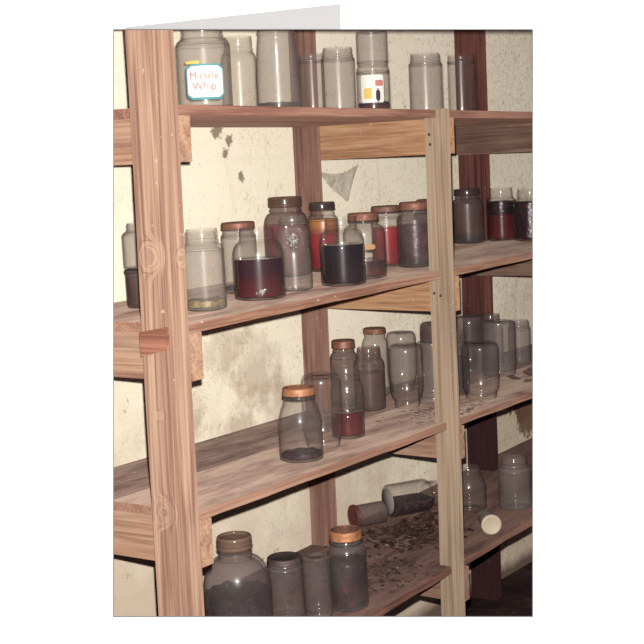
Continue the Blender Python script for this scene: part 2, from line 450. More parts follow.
p = post(2.070, 2.108, .361, .4555, 2.05, M['post_dark'], (.004, 0))
p['label'] = 'dark red-brown back post'
post(2.16, 2.198, -.0165, .036, 1.588, M['post_grey'])

# cross braces under each shelf, running front to back
def brace(x0, x1, k, y0, y1, mat, h=.0895, dz=0.0, dzb=0.0):
    """x0 at the front, x1 at the back"""
    z, s = SH[k]
    bm = bmesh.new()
    def f(p):
        u = (p.y - y0) / (y1 - y0)
        return Vector((p.x + (x1 - x0) * u, p.y, p.z + z + s * (p.x + (x1 - x0) * u) - TH - .0005 + (dzb * u + dz * (1 - u))))
    box(bm, x0, x0 + .038, y0, y1, -h, 0, f)
    bevel(bm, .0018)
    return part('cross_brace', bm, mat)
for k in (0, 1, 2):
    brace(.1065, .1065, k, 0, .455, M['brace_tan'], h=.0895 + (.004 if k else 0))
brace(1.157, 1.178, 0, -.008, .455, M['brace_orange'], .0905)
brace(1.157, 1.178, 1, -.008, .455, M['brace_orange'], .0895)
brace(1.157, 1.178, 2, -.008, .455, M['brace_tan'], .086)
brace(1.157, 1.178, 3, -.008, .455, M['brace_dark'])
for k in (0, 1):
    brace(2.031, 2.031, k, -.008, .455, M['brace_dark'])

# shelf boards: each of two planks, the front one notched round the front post
BX0, BX1 = .1065, 2.62
def plank(k, y0, y1, mat, notch=False, seed=0):
    z, s = SH[k]
    n = 34
    front = [(BX0 + (BX1 - BX0) * i / n, y0 + .0022 * math.sin(i * 1.7 + seed) + random.uniform(-.0012, .0012)) for i in range(n + 1)]
    if notch:
        pts = []
        nx = [(1.1165, 1.1575), (2.1585, 2.1995)]
        for x, y in front:
            if any(a - .03 < x < b + .03 for a, b in nx): continue
            pts.append((x, y))
        for a, b in nx:
            pts += [(a, y0), (a, .0375), (b, .0375), (b, y0)]
        # order along x, keeping each notch's own order
        pts = sorted(pts[:-8], key=lambda q: q[0])
        out = []
        ins = [[(a, y0), (a, .0375), (b, .0375), (b, y0)] for a, b in nx]
        for q in pts:
            while ins and q[0] > ins[0][0][0]: out += ins.pop(0)
            out.append(q)
        for g in ins: out += g
        front = out
    back = [(BX1, y1), (BX0, y1)]
    bm = bmesh.new()
    slab(bm, front + back, -TH, 0, lambda p: Vector((p.x, p.y, p.z + z + s * p.x)))
    bmesh.ops.recalc_face_normals(bm, faces=bm.faces[:])
    bmesh.ops.triangulate(bm, faces=[f for f in bm.faces if len(f.verts) > 4])
    sharp = [e for e in bm.edges if len(e.link_faces) == 2 and 1.2 < e.calc_face_angle(0) < 1.9 and abs(e.verts[0].co.z - e.verts[1].co.z) < .01]
    bmesh.ops.bevel(bm, geom=sharp, offset=.0016, segments=2, profile=.6, affect='EDGES')
    return part('shelf_plank', bm, mat)
for k, (ma, mb) in enumerate(((M['board_top'], M['board_top']), (M['board_mid'], M['board_mid']), (M['board_grey'], M['board_stain']), (M['board_low'], M['board_low']))):
    plank(k, .001, .236, ma, True, k * 3)

def back_plank(k, mat):
    z, s = SH[k]; bm = bmesh.new()
    # outline with room for the two back posts
    o = [(BX0, .2375), (BX1, .2375), (BX1, .4545), (2.110, .4545), (2.110, .359), (2.067, .359), (2.067, .4545),
         (1.179, .4545), (1.179, .389), (1.137, .389), (1.137, .4545), (BX0, .4545)]
    slab(bm, o, -TH, 0, lambda p: Vector((p.x, p.y, p.z + z + s * p.x)))
    bmesh.ops.recalc_face_normals(bm, faces=bm.faces[:])
    bmesh.ops.triangulate(bm, faces=[f for f in bm.faces if len(f.verts) > 4])
    return part('shelf_plank', bm, mat)
for k, mb in enumerate((M['board_top'], M['board_mid'], M['board_stain'], M['board_low'])): back_plank(k, mb)

# small brown block nailed on the near post
bm = bmesh.new()
o = [(.088, 1.149), (.017, 1.161), (.019, 1.117), (.087, 1.100)]
lo = [bm.verts.new((.0675, y, z)) for y, z in o]; hi = [bm.verts.new((.059, y, z)) for y, z in o]
bm.faces.new(lo); bm.faces.new(hi[::-1])
for i in range(4): bm.faces.new((lo[i], hi[i], hi[(i + 1) % 4], lo[(i + 1) % 4]))
bevel(bm, .002)
blk = part('nailed_block', bm, wood('red_brown_offcut', 'y', srgb(128, 82, 68), srgb(166, 114, 96), srgb(182, 132, 112), 31, .3, srgb(104, 66, 58)))
blk['label'] = 'small red-brown block nailed across the near post'
def nail(x, y, z, n):
    bm = bmesh.new(); lathe(bm, [(0, .0), (.0036, .0), (.0036, .0012), (.0022, .0022), (0, .0024)], 12)
    q = Vector((0, 0, 1)).rotation_difference(Vector(n)).to_matrix().to_4x4()
    bmesh.ops.transform(bm, matrix=Matrix.Translation((x, y, z)) @ q, verts=bm.verts[:])
    part('nail', bm, M['nail'])
for z in (1.118, 1.124): nail(1.117, .005 + (z - 1.118) * 3, z, (-1, 0, 0))
for y, z in ((.02, 1.50), (.022, 1.525)): nail(1.1168, y, z, (-1, 0, 0))

# ------------------------------------------------------------------ glassware
FACE = math.atan2(-.85, -.53)         # the side of a jar that looks out of the shelf towards the viewer
def smooth_prof(pts, n=6):
    """Catmull-Rom through (r,z) points"""
    out = []
    P = [pts[0]] + list(pts) + [pts[-1]]
    for i in range(1, len(P) - 2):
        a, b, c, d = P[i - 1], P[i], P[i + 1], P[i + 2]
        for k in range(n):
            t = k / n
            f = lambda q: .5 * (2 * b[q] + (c[q] - a[q]) * t + (2 * a[q] - 5 * b[q] + 4 * c[q] - d[q]) * t * t + (3 * b[q] - a[q] - 3 * c[q] + d[q]) * t ** 3)
            out.append((max(f(0), 1e-4), f(1)))
    out.append(pts[-1]); return out

def profile(R, H, kind):
    """outer profile from the foot up to the lip"""
    K = {'mason': (.74, .70, .82), 'sloped': (.67, .52, .84), 'round': (.66, .66, .83), 'wide': (.86, .78, .86), 'pickle': (.68, .60, .81),
         'gallon': (.47, .44, .775), 'tumbler': (.95, .84, .88), 'tall': (.76, .62, .80), 'stubby': (.82, .66, .90), 'stepped': (.72, .62, .88)}
    if kind in K: nr, sh, nk = K[kind]
    if kind == 'waist':
        pts = [(.80 * R, 0), (.97 * R, .02 * H), (R, .06 * H), (.995 * R, .40 * H), (.965 * R, .52 * H), (.915 * R, .575 * H), (.945 * R, .62 * H), (.955 * R, .70 * H), (.92 * R, .79 * H), (.78 * R, .85 * H), (.72 * R, .88 * H)]
        nr, nk = .72, .88
    elif kind == 'taper':
        pts = [(.82 * R, 0), (.97 * R, .02 * H), (R, .06 * H), (.99 * R, .45 * H), (.90 * R, .75 * H), (.84 * R, .87 * H), (.84 * R, .885 * H)]
        nr, nk = .84, .885
    else:
        d = (nk - sh)
        pts = [(.80 * R, 0), (.955 * R, .016 * H), (R, .055 * H), (R, .30 * H), (R, sh * H)]
        for q in (18, 36, 54, 72):
            cq, sq = math.cos(math.radians(q)), math.sin(math.radians(q))
            if kind == 'sloped': cq = 1 - (sq ** 1.5) * .92 + .0
            pts.append((R * (nr + (1 - nr) * cq), (sh + d * sq) * H))
        pts.append((nr * R + .0008, (nk - .004) * H)); pts.append((nr * R, (nk + .006) * H))
    if kind in ('stubby', 'stepped'):       # a well-rounded foot
        pts[0:3] = [(.60 * R, 0), (.80 * R, .008 * H), (.93 * R, .040 * H), (.985 * R, .085 * H), (R, .14 * H)]
    body = smooth_prof(pts, 5)
    n = nr * R; z0 = nk * H; hh = H - z0
    b = min(.0022, R * .06)
    neck = [(n + b * .9, z0 + hh * .06), (n + b * 1.1, z0 + hh * .16), (n, z0 + hh * .26), (n, z0 + hh * .36), (n + b * .7, z0 + hh * .44), (n, z0 + hh * .54), (n + b * .7, z0 + hh * .64), (n, z0 + hh * .74), (n, z0 + hh * .88), (n - .0006, H)]
    return body + neck, nr, nk

GL = .0024
def jar_bm(R, H, kind, seg=44):
    outer, nr, nk = profile(R, H, kind)
    inner = [(max(r - GL, .002), max(z, GL + .002)) for r, z in outer]
    bm = bmesh.new()
    prof = [(0, .0035), (.46 * R, .0030), (.56 * R, .0)] + outer + [(r, min(z, H - .0004)) for r, z in reversed(inner)]
    prof = prof + [(0, GL + .0040)]
    lathe(bm, prof, seg)
    n_out = (3 + len(outer) - 1) * seg          # faces before the lip turns inwards
    for i, f in enumerate(bm.faces): f.material_index = 0 if i < n_out else 1
    return bm, outer, nr, nk

def fill_bm(outer, z0, z1, wob=0.0, seg=40, gap=.0030):
    """the jar's contents between two heights, following the inside of the glass"""
    bm = bmesh.new()
    pr = [(0, z0)]
    first = True
    for r, z in outer:
        if z < z0:
            last = r; continue
        if first:
            pr.append((max(r - gap - .002, .002), z0)); first = False
        if z > z1: break
        if z > z0 + .0005: pr.append((max(r - gap, .002), z))
        last = r
    pr.append((max(last - gap, .002), z1)); pr.append((max(last - gap - .003, .001), z1 + .0005)); pr.append((0, z1))
    lathe(bm, pr, seg)
    if wob:
        for v in bm.verts:
            if v.co.z > z1 - .002: v.co.z += wob * (math.sin(v.co.x * 160 + 1) + math.cos(v.co.y * 190))
    return bm

def lid_bm(r, h, closed=True, bead=True):
    bm = bmesh.new()
    b = .0012 if bead else 0
    pr = [(r + .0008, 0), (r + .0018, .0006), (r + .0018, h * .15), (r + b * .5, h * .25), (r + b + .0004, h * .45), (r + b * .5, h * .62), (r + b, h * .8), (r, h - .0016), (r - .0016, h)]
    if closed:
        pr += [(r * .86, h - .0002), (r * .80, h - .0014), (0, h - .0012), (0, h - .0024), (r - .0016, h - .0026), (r - .0016, 0)]
        lathe(bm, pr, 40)
        bmesh.ops.remove_doubles(bm, verts=bm.verts[:], dist=1e-5)
    else:
        pr += [(r - .0045, h), (r - .0045, h - .0012), (r - .0022, h - .0014), (r - .0022, 0)]
        lathe(bm, pr, 40, close=True)
    return bm

# reference table: foot position, radius, height
T = {
'A1':(0.309,0.090,1.5837,0.0556,0.171),'A2':(0.575,0.200,1.5843,0.0407,0.168),'A3':(0.582,0.100,1.5843,0.0478,0.186),
'A4':(0.732,0.110,1.5847,0.0290,0.130),'A5':(0.876,0.130,1.5850,0.0405,0.152),'A6':(0.936,0.070,1.5851,0.0400,0.105),
'A7':(1.229,0.090,1.5858,0.0430,0.150),'A8':(1.444,0.100,1.5864,0.0369,0.157),
'B0':(0.333,0.300,1.1662,0.0438,0.085),'B1':(0.311,0.119,1.1658,0.0442,0.170),'B2':(0.618,0.257,1.1716,0.0410,0.164),
'B3':(0.504,0.119,1.1694,0.0566,0.159),'B4':(0.671,0.140,1.1726,0.0407,0.172),'B5':(0.979,0.376,1.1783,0.0590,0.205),
'B6':(1.107,0.347,1.1807,0.0415,0.183),'B7':(0.791,0.084,1.1748,0.0534,0.161),'B8':(0.941,0.116,1.1776,0.0520,0.161),
'B9':(1.238,0.230,1.1832,0.0415,0.162),'B10':(1.233,0.139,1.1831,0.0485,0.171),'B11':(1.639,0.324,1.1907,0.0446,0.159),
'B12':(1.994,0.384,1.1973,0.0513,0.172),'B13':(2.087,0.311,1.1990,0.0484,0.168),'B14':(2.066,0.199,1.1986,0.0535,0.164),
'C1':(0.597,0.093,0.7906,0.0504,0.168),'C2':(0.746,0.132,0.7908,0.0479,0.175),'C3':(0.865,0.137,0.7910,0.0407,0.177),
'C4':(1.247,0.392,0.7915,0.0391,0.185),'C5':(1.220,0.293,0.7914,0.0425,0.172),'C6':(1.436,0.406,0.7917,0.0408,0.196),
'C7':(1.513,0.364,0.7918,0.0441,0.177),'C8':(1.284,0.214,0.7915,0.0467,0.175),'C9':(1.377,0.183,0.7917,0.0440,0.172),
'C10':(1.738,0.378,0.7921,0.0447,0.179),'C11':(1.483,0.090,0.7918,0.0521,0.159),'C12':(1.523,0.188,0.7919,0.0360,0.185),
'C13':(1.897,0.341,0.7924,0.0458,0.181),'C14':(2.018,0.328,0.7925,0.0385,0.174),'C15':(1.893,0.237,0.7923,0.0514,0.168),
'C16':(2.129,0.282,0.7927,0.0360,0.143),
'D1':(0.512,0.230,0.3967,0.0791,0.222),'D2':(0.636,0.182,0.4001,0.0430,0.143),'D3':(0.664,0.110,0.4009,0.0340,0.146),
'D4':(0.745,0.077,0.4032,0.0469,0.191),'D7':(1.632,0.218,0.4276,0.0507,0.129),'D8':(1.700,0.100,0.4294,0.0491,0.150)}
GROUP = {'A': 'jars on the top shelf', 'B': 'jars on the second shelf', 'C': 'jars on the third shelf', 'D': 'jars on the bottom shelf'}
KS = {'A': 0, 'B': 1, 'C': 2, 'D': 3}

def jar(key, name, label, kind, mat, inverted=False, lid=None, fill=None, cat='jar', z_up=None, extra=None):
    x, y, z, R, H = T[key]
    s = SH[KS[key[0]]][1]
    z = SH[KS[key[0]]][0] + s * x + .0006
    if z_up is not None: z += z_up
    root = empty(name, (x, y, z), (0, -math.atan(s), 0))
    tag(root, label, cat, GROUP[key[0]])
    lidh = 0
    if lid: lidh = .0015
    bm, outer, nr, nk = jar_bm(R, H - lidh, kind)
    hgt = H - lidh
    flip = Matrix.Translation((0, 0, hgt)) @ Matrix.Rotation(PI, 4, 'X')
    if inverted: bmesh.ops.transform(bm, matrix=flip, verts=bm.verts[:])
    obj('glass_body', bm, [M[mat], M['inner']], root, True)
    if lid:
        lm, closed = lid
        hh = (1 - nk) * hgt
        lb = lid_bm(nr * R + .0030, hh * .62 + lidh, closed)
        bmesh.ops.translate(lb, verts=lb.verts[:], vec=(0, 0, hgt - hh * .62))
        if inverted: bmesh.ops.transform(lb, matrix=flip, verts=lb.verts[:])
        obj('lid' if closed else 'screw_band', lb, M[lm], root, True)
    if fill:
        for (nm, a, b, fm, wob) in fill:
            fb = fill_bm(outer, max(a * hgt, .0075), b * hgt, wob)
            if inverted: bmesh.ops.transform(fb, matrix=flip, verts=fb.verts[:])
            obj(nm, fb, fm, root, True)
    return root

def curved_patch(R, a0, a1, z0, z1, t=.0006, corner=.0, n=18):
    """a paper label bent round a jar: angles a0..a1, rounded corners"""
    bm = bmesh.new()
    m = 10; g = []
    for lay in (R, R + t):
        rows = []
        for j in range(m + 1):
            row = []
            for i in range(n + 1):
                u, v = i / n, j / m
                zz = z0 + (z1 - z0) * v
                w_ = (a1 - a0) * R; c = corner
                dz = min(zz - z0, z1 - zz)
                ins = 0
                if dz < c: ins = c - math.sqrt(max(c * c - (c - dz) ** 2, 0))
                ang = a0 + ins / R + (a1 - a0 - 2 * ins / R) * u
                row.append(bm.verts.new((lay * math.cos(ang), lay * math.sin(ang), zz)))
            rows.append(row)
        g.append(rows)
    for L, rows in enumerate(g):
        for j in range(m):
            for i in range(n):
                q = (rows[j][i], rows[j][i + 1], rows[j + 1][i + 1], rows[j + 1][i])
                bm.faces.new(q if L else q[::-1])
    for j in range(m):
        for i in (0, n):
            bm.faces.new((g[0][j][i], g[0][j + 1][i], g[1][j + 1][i], g[1][j][i]))
    for i in range(n):
        for j in (0, m):
            bm.faces.new((g[0][j][i], g[0][j][i + 1], g[1][j][i + 1], g[1][j][i]))
    return bm

def curved_text(body, size, R, ang, z, t=.0006, sx=1.0):
    cu = bpy.data.curves.new('lettering', 'FONT'); cu.body = body; cu.size = size; cu.align_x = 'CENTER'; cu.extrude = t / 2; cu.resolution_u = 6
    cu.offset = 0
    ob = bpy.data.objects.new('lettering', cu); COL.objects.link(ob)
    dg = bpy.context.evaluated_depsgraph_get(); dg.update()
    me = bpy.data.meshes.new_from_object(ob.evaluated_get(dg))
    bpy.data.objects.remove(ob); bpy.data.curves.remove(cu)
    for v in me.vertices:
        a = ang + v.co.x * sx / R; r = R + t / 2 + v.co.z
        v.co = (r * math.cos(a), r * math.sin(a), z + v.co.y)
    return me

def look_angle(x, y):
    return math.atan2(CAM.y - y, CAM.x - x)

# materials for what is in the jars
L_purple = liquid('grape_juice', (.035, .008, .020), (.10, .016, .018), 14, z0=.0, z1=.09)
L_black = liquid('black_juice', (.012, .007, .014), (.022, .010, .012), 14, z0=0, z1=.1)
L_red = liquid('red_juice', (.40, .030, .040), (.26, .018, .028), 18, z0=0, z1=.12)
L_amber = liquid('amber_pulp', (.55, .22, .06), (.40, .12, .05), 25, .35, z0=.1, z1=.14)
L_wine = liquid('wine_red_juice', (.10, .010, .014), (.13, .016, .018), 20, z0=0, z1=.1)
L_brown = liquid('brown_juice', (.05, .018, .018), (.13, .045, .03), 18, z0=0, z1=.05)
L_mauve = liquid('mauve_residue', (.16, .09, .09), (.10, .05, .055), 18, .4, z0=0, z1=.1)
L_plum = lumpy('plum_preserve', [(.35, (.014, .006, .014)), (.55, (.03, .010, .018)), (.72, (.16, .012, .02))], 45, .2)
L_mould = lumpy('mouldy_pickles', [(.32, (.10, .035, .02)), (.5, (.30, .20, .06)), (.68, (.52, .44, .24))], 55)
L_dreg = lumpy('dark_dregs', [(.35, (.03, .012, .018)), (.6, (.09, .045, .05)), (.78, (.24, .18, .17))], 90)
L_soot = lumpy('black_residue', [(.35, (.012, .008, .014)), (.62, (.035, .025, .03)), (.82, (.20, .17, .17))], 80)
paper = plain('white_label_paper', (.86, .86, .82), .6)
teal = plain('teal_print', (.10, .34, .38), .6)
redp = plain('red_print', (.62, .22, .20), .6)
yellowp = plain('yellow_print', (.80, .58, .16), .6)
darkp = plain('dark_print', (.05, .035, .04), .6)

# ---- top shelf
j = jar('A1', 'labelled_jar', 'large empty jar with a white teal-edged label beside the near post', 'mason', 'glass_film')
x, y, z, R, H = T['A1']; a = look_angle(x, y) + .02
hw = .0405 / R
obj('paper_label', curved_patch(R + .0004, a - hw, a + hw, .015, .086, corner=.012), teal, j)
lab = obj('label_face', curved_patch(R + .0012, a - hw + .06, a + hw - .06, .0195, .0820, corner=.010), paper, j)
for txt, sz, zz in (('Miracle', .0205, .0560), ('Whip', .0220, .0345)):
    me = curved_text(txt, sz, R + .0020, a - .04, zz)
    link('lettering', me, redp, j)
obj('label_tab', curved_patch(R + .0006, a - hw, a - .18, .0865, .0925, corner=.002), yellowp, j)
jar('A2', 'glass_jar', 'narrow-necked clear jar half hidden behind the labelled jar on the top shelf', 'tall', 'glass_dusty')
jar('A3', 'glass_jar', 'tall jar tapering to a wide mouth, black residue at its base, top shelf', 'taper', 'glass_film',
    fill=[('residue', .02, .075, L_soot, .001)])
jar('A4', 'glass_jar', 'smallest straight jar on the top shelf, right of the tapering jar', 'tumbler', 'glass_dusty')
jar('A5', 'glass_jar', 'wide-mouthed empty jar left of the stacked pair on the top shelf', 'wide', 'glass_film')
j = jar('A6', 'labelled_jar', 'jar with a torn white label and red dregs, carrying an upturned jar', 'tumbler', 'glass_dusty',
        fill=[('dregs', .02, .085, liquid('red_dregs', (.36, .02, .03), (.36, .02, .03), z0=0, z1=.01), 0), ('dark_dregs', .087, .17, L_soot, .0008)])
x, y, z, R, H = T['A6']; a = look_angle(x, y) + .0
obj('paper_label', curved_patch(R + .0004, a - .78, a + .66, .017, .083, corner=.003), paper, j)
obj('label_print', curved_patch(R + .0012, a - .58, a - .08, .026, .052, corner=.004), yellowp, j)
obj('label_print', curved_patch(R + .0012, a + .12, a + .60, .056, .070, corner=.003), redp, j)
obj('label_print', curved_patch(R + .0012, a + .14, a + .40, .018, .050, corner=.010), darkp, j)
T['A6b'] = (T['A6'][0], T['A6'][1], 0, .0375, .083)
jar('A6b', 'glass_jar', 'upturned round-shouldered jar stacked on the jar with the torn label', 'tumbler', 'glass_film', inverted=True, z_up=.1056)
jar('A7', 'glass_jar', 'cloudy mason jar standing above the narrow front post', 'wide', 'glass_film')
jar('A8', 'tumbler', 'slim straight tumbler in front of the dark back post, last on the top shelf', 'tumbler', 'glass_clear', cat='tumbler')

# ---- second shelf
jar('B0', 'glass_jar', 'squat brown jar half behind the near post, carrying a small jar', 'tumbler', 'glass_brown', lid=('lid_dark', True),
    fill=[('residue', .03, .80, L_mauve, 0)])
T['B0b'] = (.333, .300, 0, .0465, .098)
jar('B0b', 'glass_jar', 'small cloudy jar stacked on the squat brown jar behind the near post', 'mason', 'glass_film', z_up=.0866)
jar('B1', 'mason_jar', 'cloudy jar with a layer of mouldy pickles, right beside the near post', 'mason', 'glass_film',
    fill=[('pickles', .02, .115, L_mould, .0018)])
jar('B2', 'mason_jar', 'cloudy jar with a wide rusty tin lid behind the purple-red juice', 'wide', 'glass_film', lid=('lid_rust', True),
    fill=[('residue', .02, .09, L_soot, .001)])
jar('B3', 'pickle_jar', 'squat open jar half full of purple-red juice on the second shelf', 'pickle', 'glass_clear',
    fill=[('juice', .02, .565, L_purple, 0)])
jar('B4', 'embossed_bottle', 'tall waisted empty bottle with a moulded pattern below its neck', 'waist', 'glass_emboss', cat='bottle')
def motif(parent, R, ang, zc, w, h, n, mat):
    """a moulded sprig standing proud of the glass"""
    bm = bmesh.new()
    for i in range(n):
        if i < n // 4:
            q = 2 * PI * (i + random.uniform(-.4, .4)) / (n // 4); u, v = random.uniform(.6, .95) * math.cos(q), random.uniform(.6, .95) * math.sin(q)
        else:
            q = 2 * PI * random.random(); r = random.random() ** .5 * .62; u, v = r * math.cos(q), r * math.sin(q)
        a, zz = ang + u * w / R, zc + v * h
        m = Matrix.Translation((R * math.cos(a), R * math.sin(a), zz)) @ Matrix.Rotation(a, 4, 'Z') @ Matrix.Diagonal((.0014, random.uniform(.002, .0036), random.uniform(.002, .0036), 1))
        bmesh.ops.create_icosphere(bm, subdivisions=2, radius=1, matrix=m)
    obj('moulded_motif', bm, mat, parent, True)
frost = glass('raised_glass', (.95, .94, .92), .30, (.60, .55, .50), gloss=2.5)
bt = bpy.data.objects['embossed_bottle']; x, y, z, R, H = T['B4']
motif(bt, R * .945, look_angle(x, y), .120, .0165, .021, 44, frost)
bt = bpy.data.objects['pickle_jar']; x, y, z, R, H = T['B3']
motif(bt, R * .998, look_angle(x, y) + .05, .020, .014, .008, 16, frost)
jar('B5', 'mason_jar', 'big round jar with a brown ring and red preserve, behind the waisted bottle', 'pickle', 'glass_brown', lid=('ring_rust', False),
    fill=[('preserve', .02, .66, L_red, .001)])
jar('B6', 'mason_jar', 'jar of bright red juice under an amber layer, in front of the brown back post', 'mason', 'glass_dusty', lid=('ring_dark', False),
    fill=[('juice', .02, .55, L_red, 0), ('pulp', .553, .76, L_amber, 0)])
jar('B7', 'pickle_jar', 'squat open jar two-thirds full of black juice at the shelf edge', 'pickle', 'glass_clear',
    fill=[('juice', .02, .60, L_black, 0)])
j = jar('B8', 'mason_jar', 'rusty-ringed jar with shallow brown juice and an orange label scrap', 'round', 'glass_dusty', lid=('lid_rust', False),
    fill=[('juice', .02, .27, L_brown, 0)])
x, y, z, R, H = T['B8']; a = look_angle(x, y)
obj('label_scrap', curved_patch(R + .0005, a - .02, a + .52, .073, .085, corner=.004), plain('orange_scrap', (.55, .33, .16), .7), j)
jar('B9', 'mason_jar', 'jar of red juice with a wide brown lid, beside the dark-streaked jar', 'wide', 'glass_dusty', lid=('lid_brown', True),
    fill=[('juice', .02, .66, L_red, 0)])
jar('B10', 'mason_jar', 'jar with a rusty ring, dark streaks and black dregs, touching the narrow front post', 'mason', 'glass_smoke', lid=('lid_rust', False),
    fill=[('residue', .02, .10, L_soot, .001), ('preserve', .105, .66, lumpy('streaked_preserve', [(.3, (.03, .012, .02)), (.55, (.10, .04, .05)), (.75, (.24, .06, .08))], 28, .3), .001)])
jar('B11', 'mason_jar', 'jar with a rusty lid mostly hidden behind the narrow front post', 'mason', 'glass_brown', lid=('lid_rust', True),
    fill=[('residue', .02, .5, L_mauve, 0)])
jar('B12', 'mason_jar', 'brown glass jar with dark ring before the dark back post, second shelf', 'mason', 'glass_brown', lid=('ring_dark', False),
    fill=[('residue', .02, .15, L_soot, 0), ('preserve', .155, .76, lumpy('brown_film', [(.3, (.10, .05, .05)), (.6, (.17, .09, .085))], 12, .4), 0)])
jar('B13', 'mason_jar', 'open mason jar of dark fruit above wine-red juice, second shelf', 'mason', 'glass_clear',
    fill=[('juice', .02, .50, L_wine, 0), ('fruit', .503, .74, L_plum, .002)])
jar('B14', 'mason_jar', 'open mason jar nearly full of black fruit at the far end of the second shelf', 'mason', 'glass_clear',
    fill=[('fruit', .02, .74, L_plum, .002)])

# ---- third shelf
jar('C1', 'mason_jar', 'empty jar with an orange rusty lid and dark dregs at the front edge', 'sloped', 'glass_dusty', lid=('lid_orange', False),
    fill=[('dregs', .02, .10, L_dreg, .0015)])
jar('C2', 'glass_jar', 'clear upturned jar right behind the orange-lidded jar', 'stubby', 'glass_clear', inverted=True)
jar('C3', 'mason_jar', 'slim open mason jar a third full of dark red juice', 'tall', 'glass_dusty',
    fill=[('juice', .02, .36, L_wine, 0)])
jar('C4', 'mason_jar', 'dusty brown jar with a rusty lid next to the brown back post', 'mason', 'glass_brown', lid=('lid_rust', False))
jar('C5', 'mason_jar', 'dusty brown open-necked mason jar behind the jar of dark red juice', 'mason', 'glass_brown',
    fill=[('residue', .02, .60, L_mauve, .001)])
jar('C6', 'mason_jar', 'tallest jar on the third shelf, rusty red lid, against the wall', 'waist', 'glass_film', lid=('lid_rust', True))
jar('C7', 'glass_jar', 'dusty upturned jar behind the larger clear upturned one by the front post', 'stepped', 'glass_grey', inverted=True)
jar('C8', 'glass_jar', 'large upturned jar left of the narrow front post on the third shelf', 'stepped', 'glass_clear', inverted=True)
jar('C9', 'glass_jar', 'upturned straight jar partly behind the narrow front post', 'tumbler', 'glass_grey', inverted=True)
jar('C10', 'glass_jar', 'dark purple upturned jar deep on the third shelf, peeping past the front post', 'stepped', 'glass_smoke', inverted=True,
    fill=[('residue', .05, .8, L_mauve, 0)])
jar('C11', 'glass_jar', 'clear upturned jar at the shelf edge right of the narrow front post', 'stubby', 'glass_clear', inverted=True)
jar('C12', 'mason_jar', 'upright dim mason jar just behind the narrow front post on the third shelf', 'mason', 'glass_smoke',
    fill=[('residue', .02, .58, L_soot, 0)])
jar('C13', 'glass_jar', 'smoky upturned jar in front of the dark back post on the third shelf', 'stubby', 'glass_smoke', inverted=True)
jar('C14', 'mason_jar', 'upright smoky jar at the edge of the dark back post, third shelf', 'mason', 'glass_smoke')
jar('C15', 'glass_jar', 'broad grey upturned jar above the broken glass', 'tumbler', 'glass_grey', inverted=True)
jar('C16', 'mason_jar', 'small upright ribbed jar last on the third shelf', 'wide', 'glass_grey')

# ---- bottom shelf
jar('D1', 'gallon_jar', 'big gallon jar with a narrow brown mouth beside the near post, bottom shelf', 'gallon', 'glass_smoke',
    fill=[('residue', .02, .40, L_soot, .003)])
b_root = bpy.data.objects['gallon_jar']
x, y, z, R, H = T['D1']
bm = lid_bm(.47 * R + .0028, .030, False); bmesh.ops.translate(bm, verts=bm.verts[:], vec=(0, 0, H - .0295))
obj('screw_band', bm, M['glass_amber'], b_root, True)
jar('D2', 'glass_jar', 'dusty jar with a dull flat lid beside the gallon jar', 'wide', 'glass_smoke', lid=('lid_dark', True))
jar('D3', 'glass_jar', 'smoky upturned jar between the lidded jar and the orange-lidded one, bottom shelf', 'tumbler', 'glass_smoke', inverted=True)
jar('D4', 'mason_jar', 'jar of dark fruit, orange rusty lid on the bottom shelf', 'mason', 'glass_smoke', lid=('lid_orange', False),
    fill=[('fruit', .02, .62, L_plum, .002)])
jar('D7', 'mason_jar', 'open clear mason jar standing right of the narrow front post, bottom shelf', 'sloped', 'glass_dusty')
jar('D8', 'mason_jar', 'dusty mason jar at the far end of the bottom shelf', 'mason', 'glass_grey')

def lying(name, label, foot, axis, R, H, kind, mat, lid=None, fill=None, z_extra=0.0, base_disc=None):
    """a jar on its side: foot = centre of its base, axis = where its mouth points"""
    root = empty(name, foot)
    q = Vector((0, 0, 1)).rotation_difference(Vector(axis).normalized())
    root.rotation_mode = 'QUATERNION'; root.rotation_quaternion = q
    tag(root, label, 'jar', GROUP['D'])
    bm, outer, nr, nk = jar_bm(R, H, kind)
    obj('glass_body', bm, [M[mat], M['inner']], root, True)
    if lid:
        hh = (1 - nk) * H
        lb = lid_bm(nr * R + .003, hh * .7 + .0015, lid[1]); bmesh.ops.translate(lb, verts=lb.verts[:], vec=(0, 0, H - hh * .7))
        obj('lid' if lid[1] else 'screw_band', lb, M[lid[0]], root, True)
    if fill is not None:
        # dirt settled along the lower side of the lying jar
        fb = fill_bm(outer, .008, H * .80, 0, 48)
        inv = q.inverted() @ Vector((0, 0, -1))
        cut = inv.normalized()
        bmesh.ops.bisect_plane(fb, geom=fb.verts[:] + fb.edges[:] + fb.faces[:], plane_co=(0, 0, 0), plane_no=cut, clear_inner=True)
        bmesh.ops.holes_fill(fb, edges=[e for e in fb.edges if e.is_boundary], sides=0)
        obj('dirt', fb, fill, root, False)
    return root
def bz(x): return SH[3][0] + SH[3][1] * x
ax = (.857, -.515, .0275 * .857)
lying('glass_jar', 'large clear jar lying on its side with dark dirt inside, bottom shelf', (1.452, .392, bz(1.452) + .0500), ax, .049, .165, 'mason', 'glass_clear', fill=L_dreg)
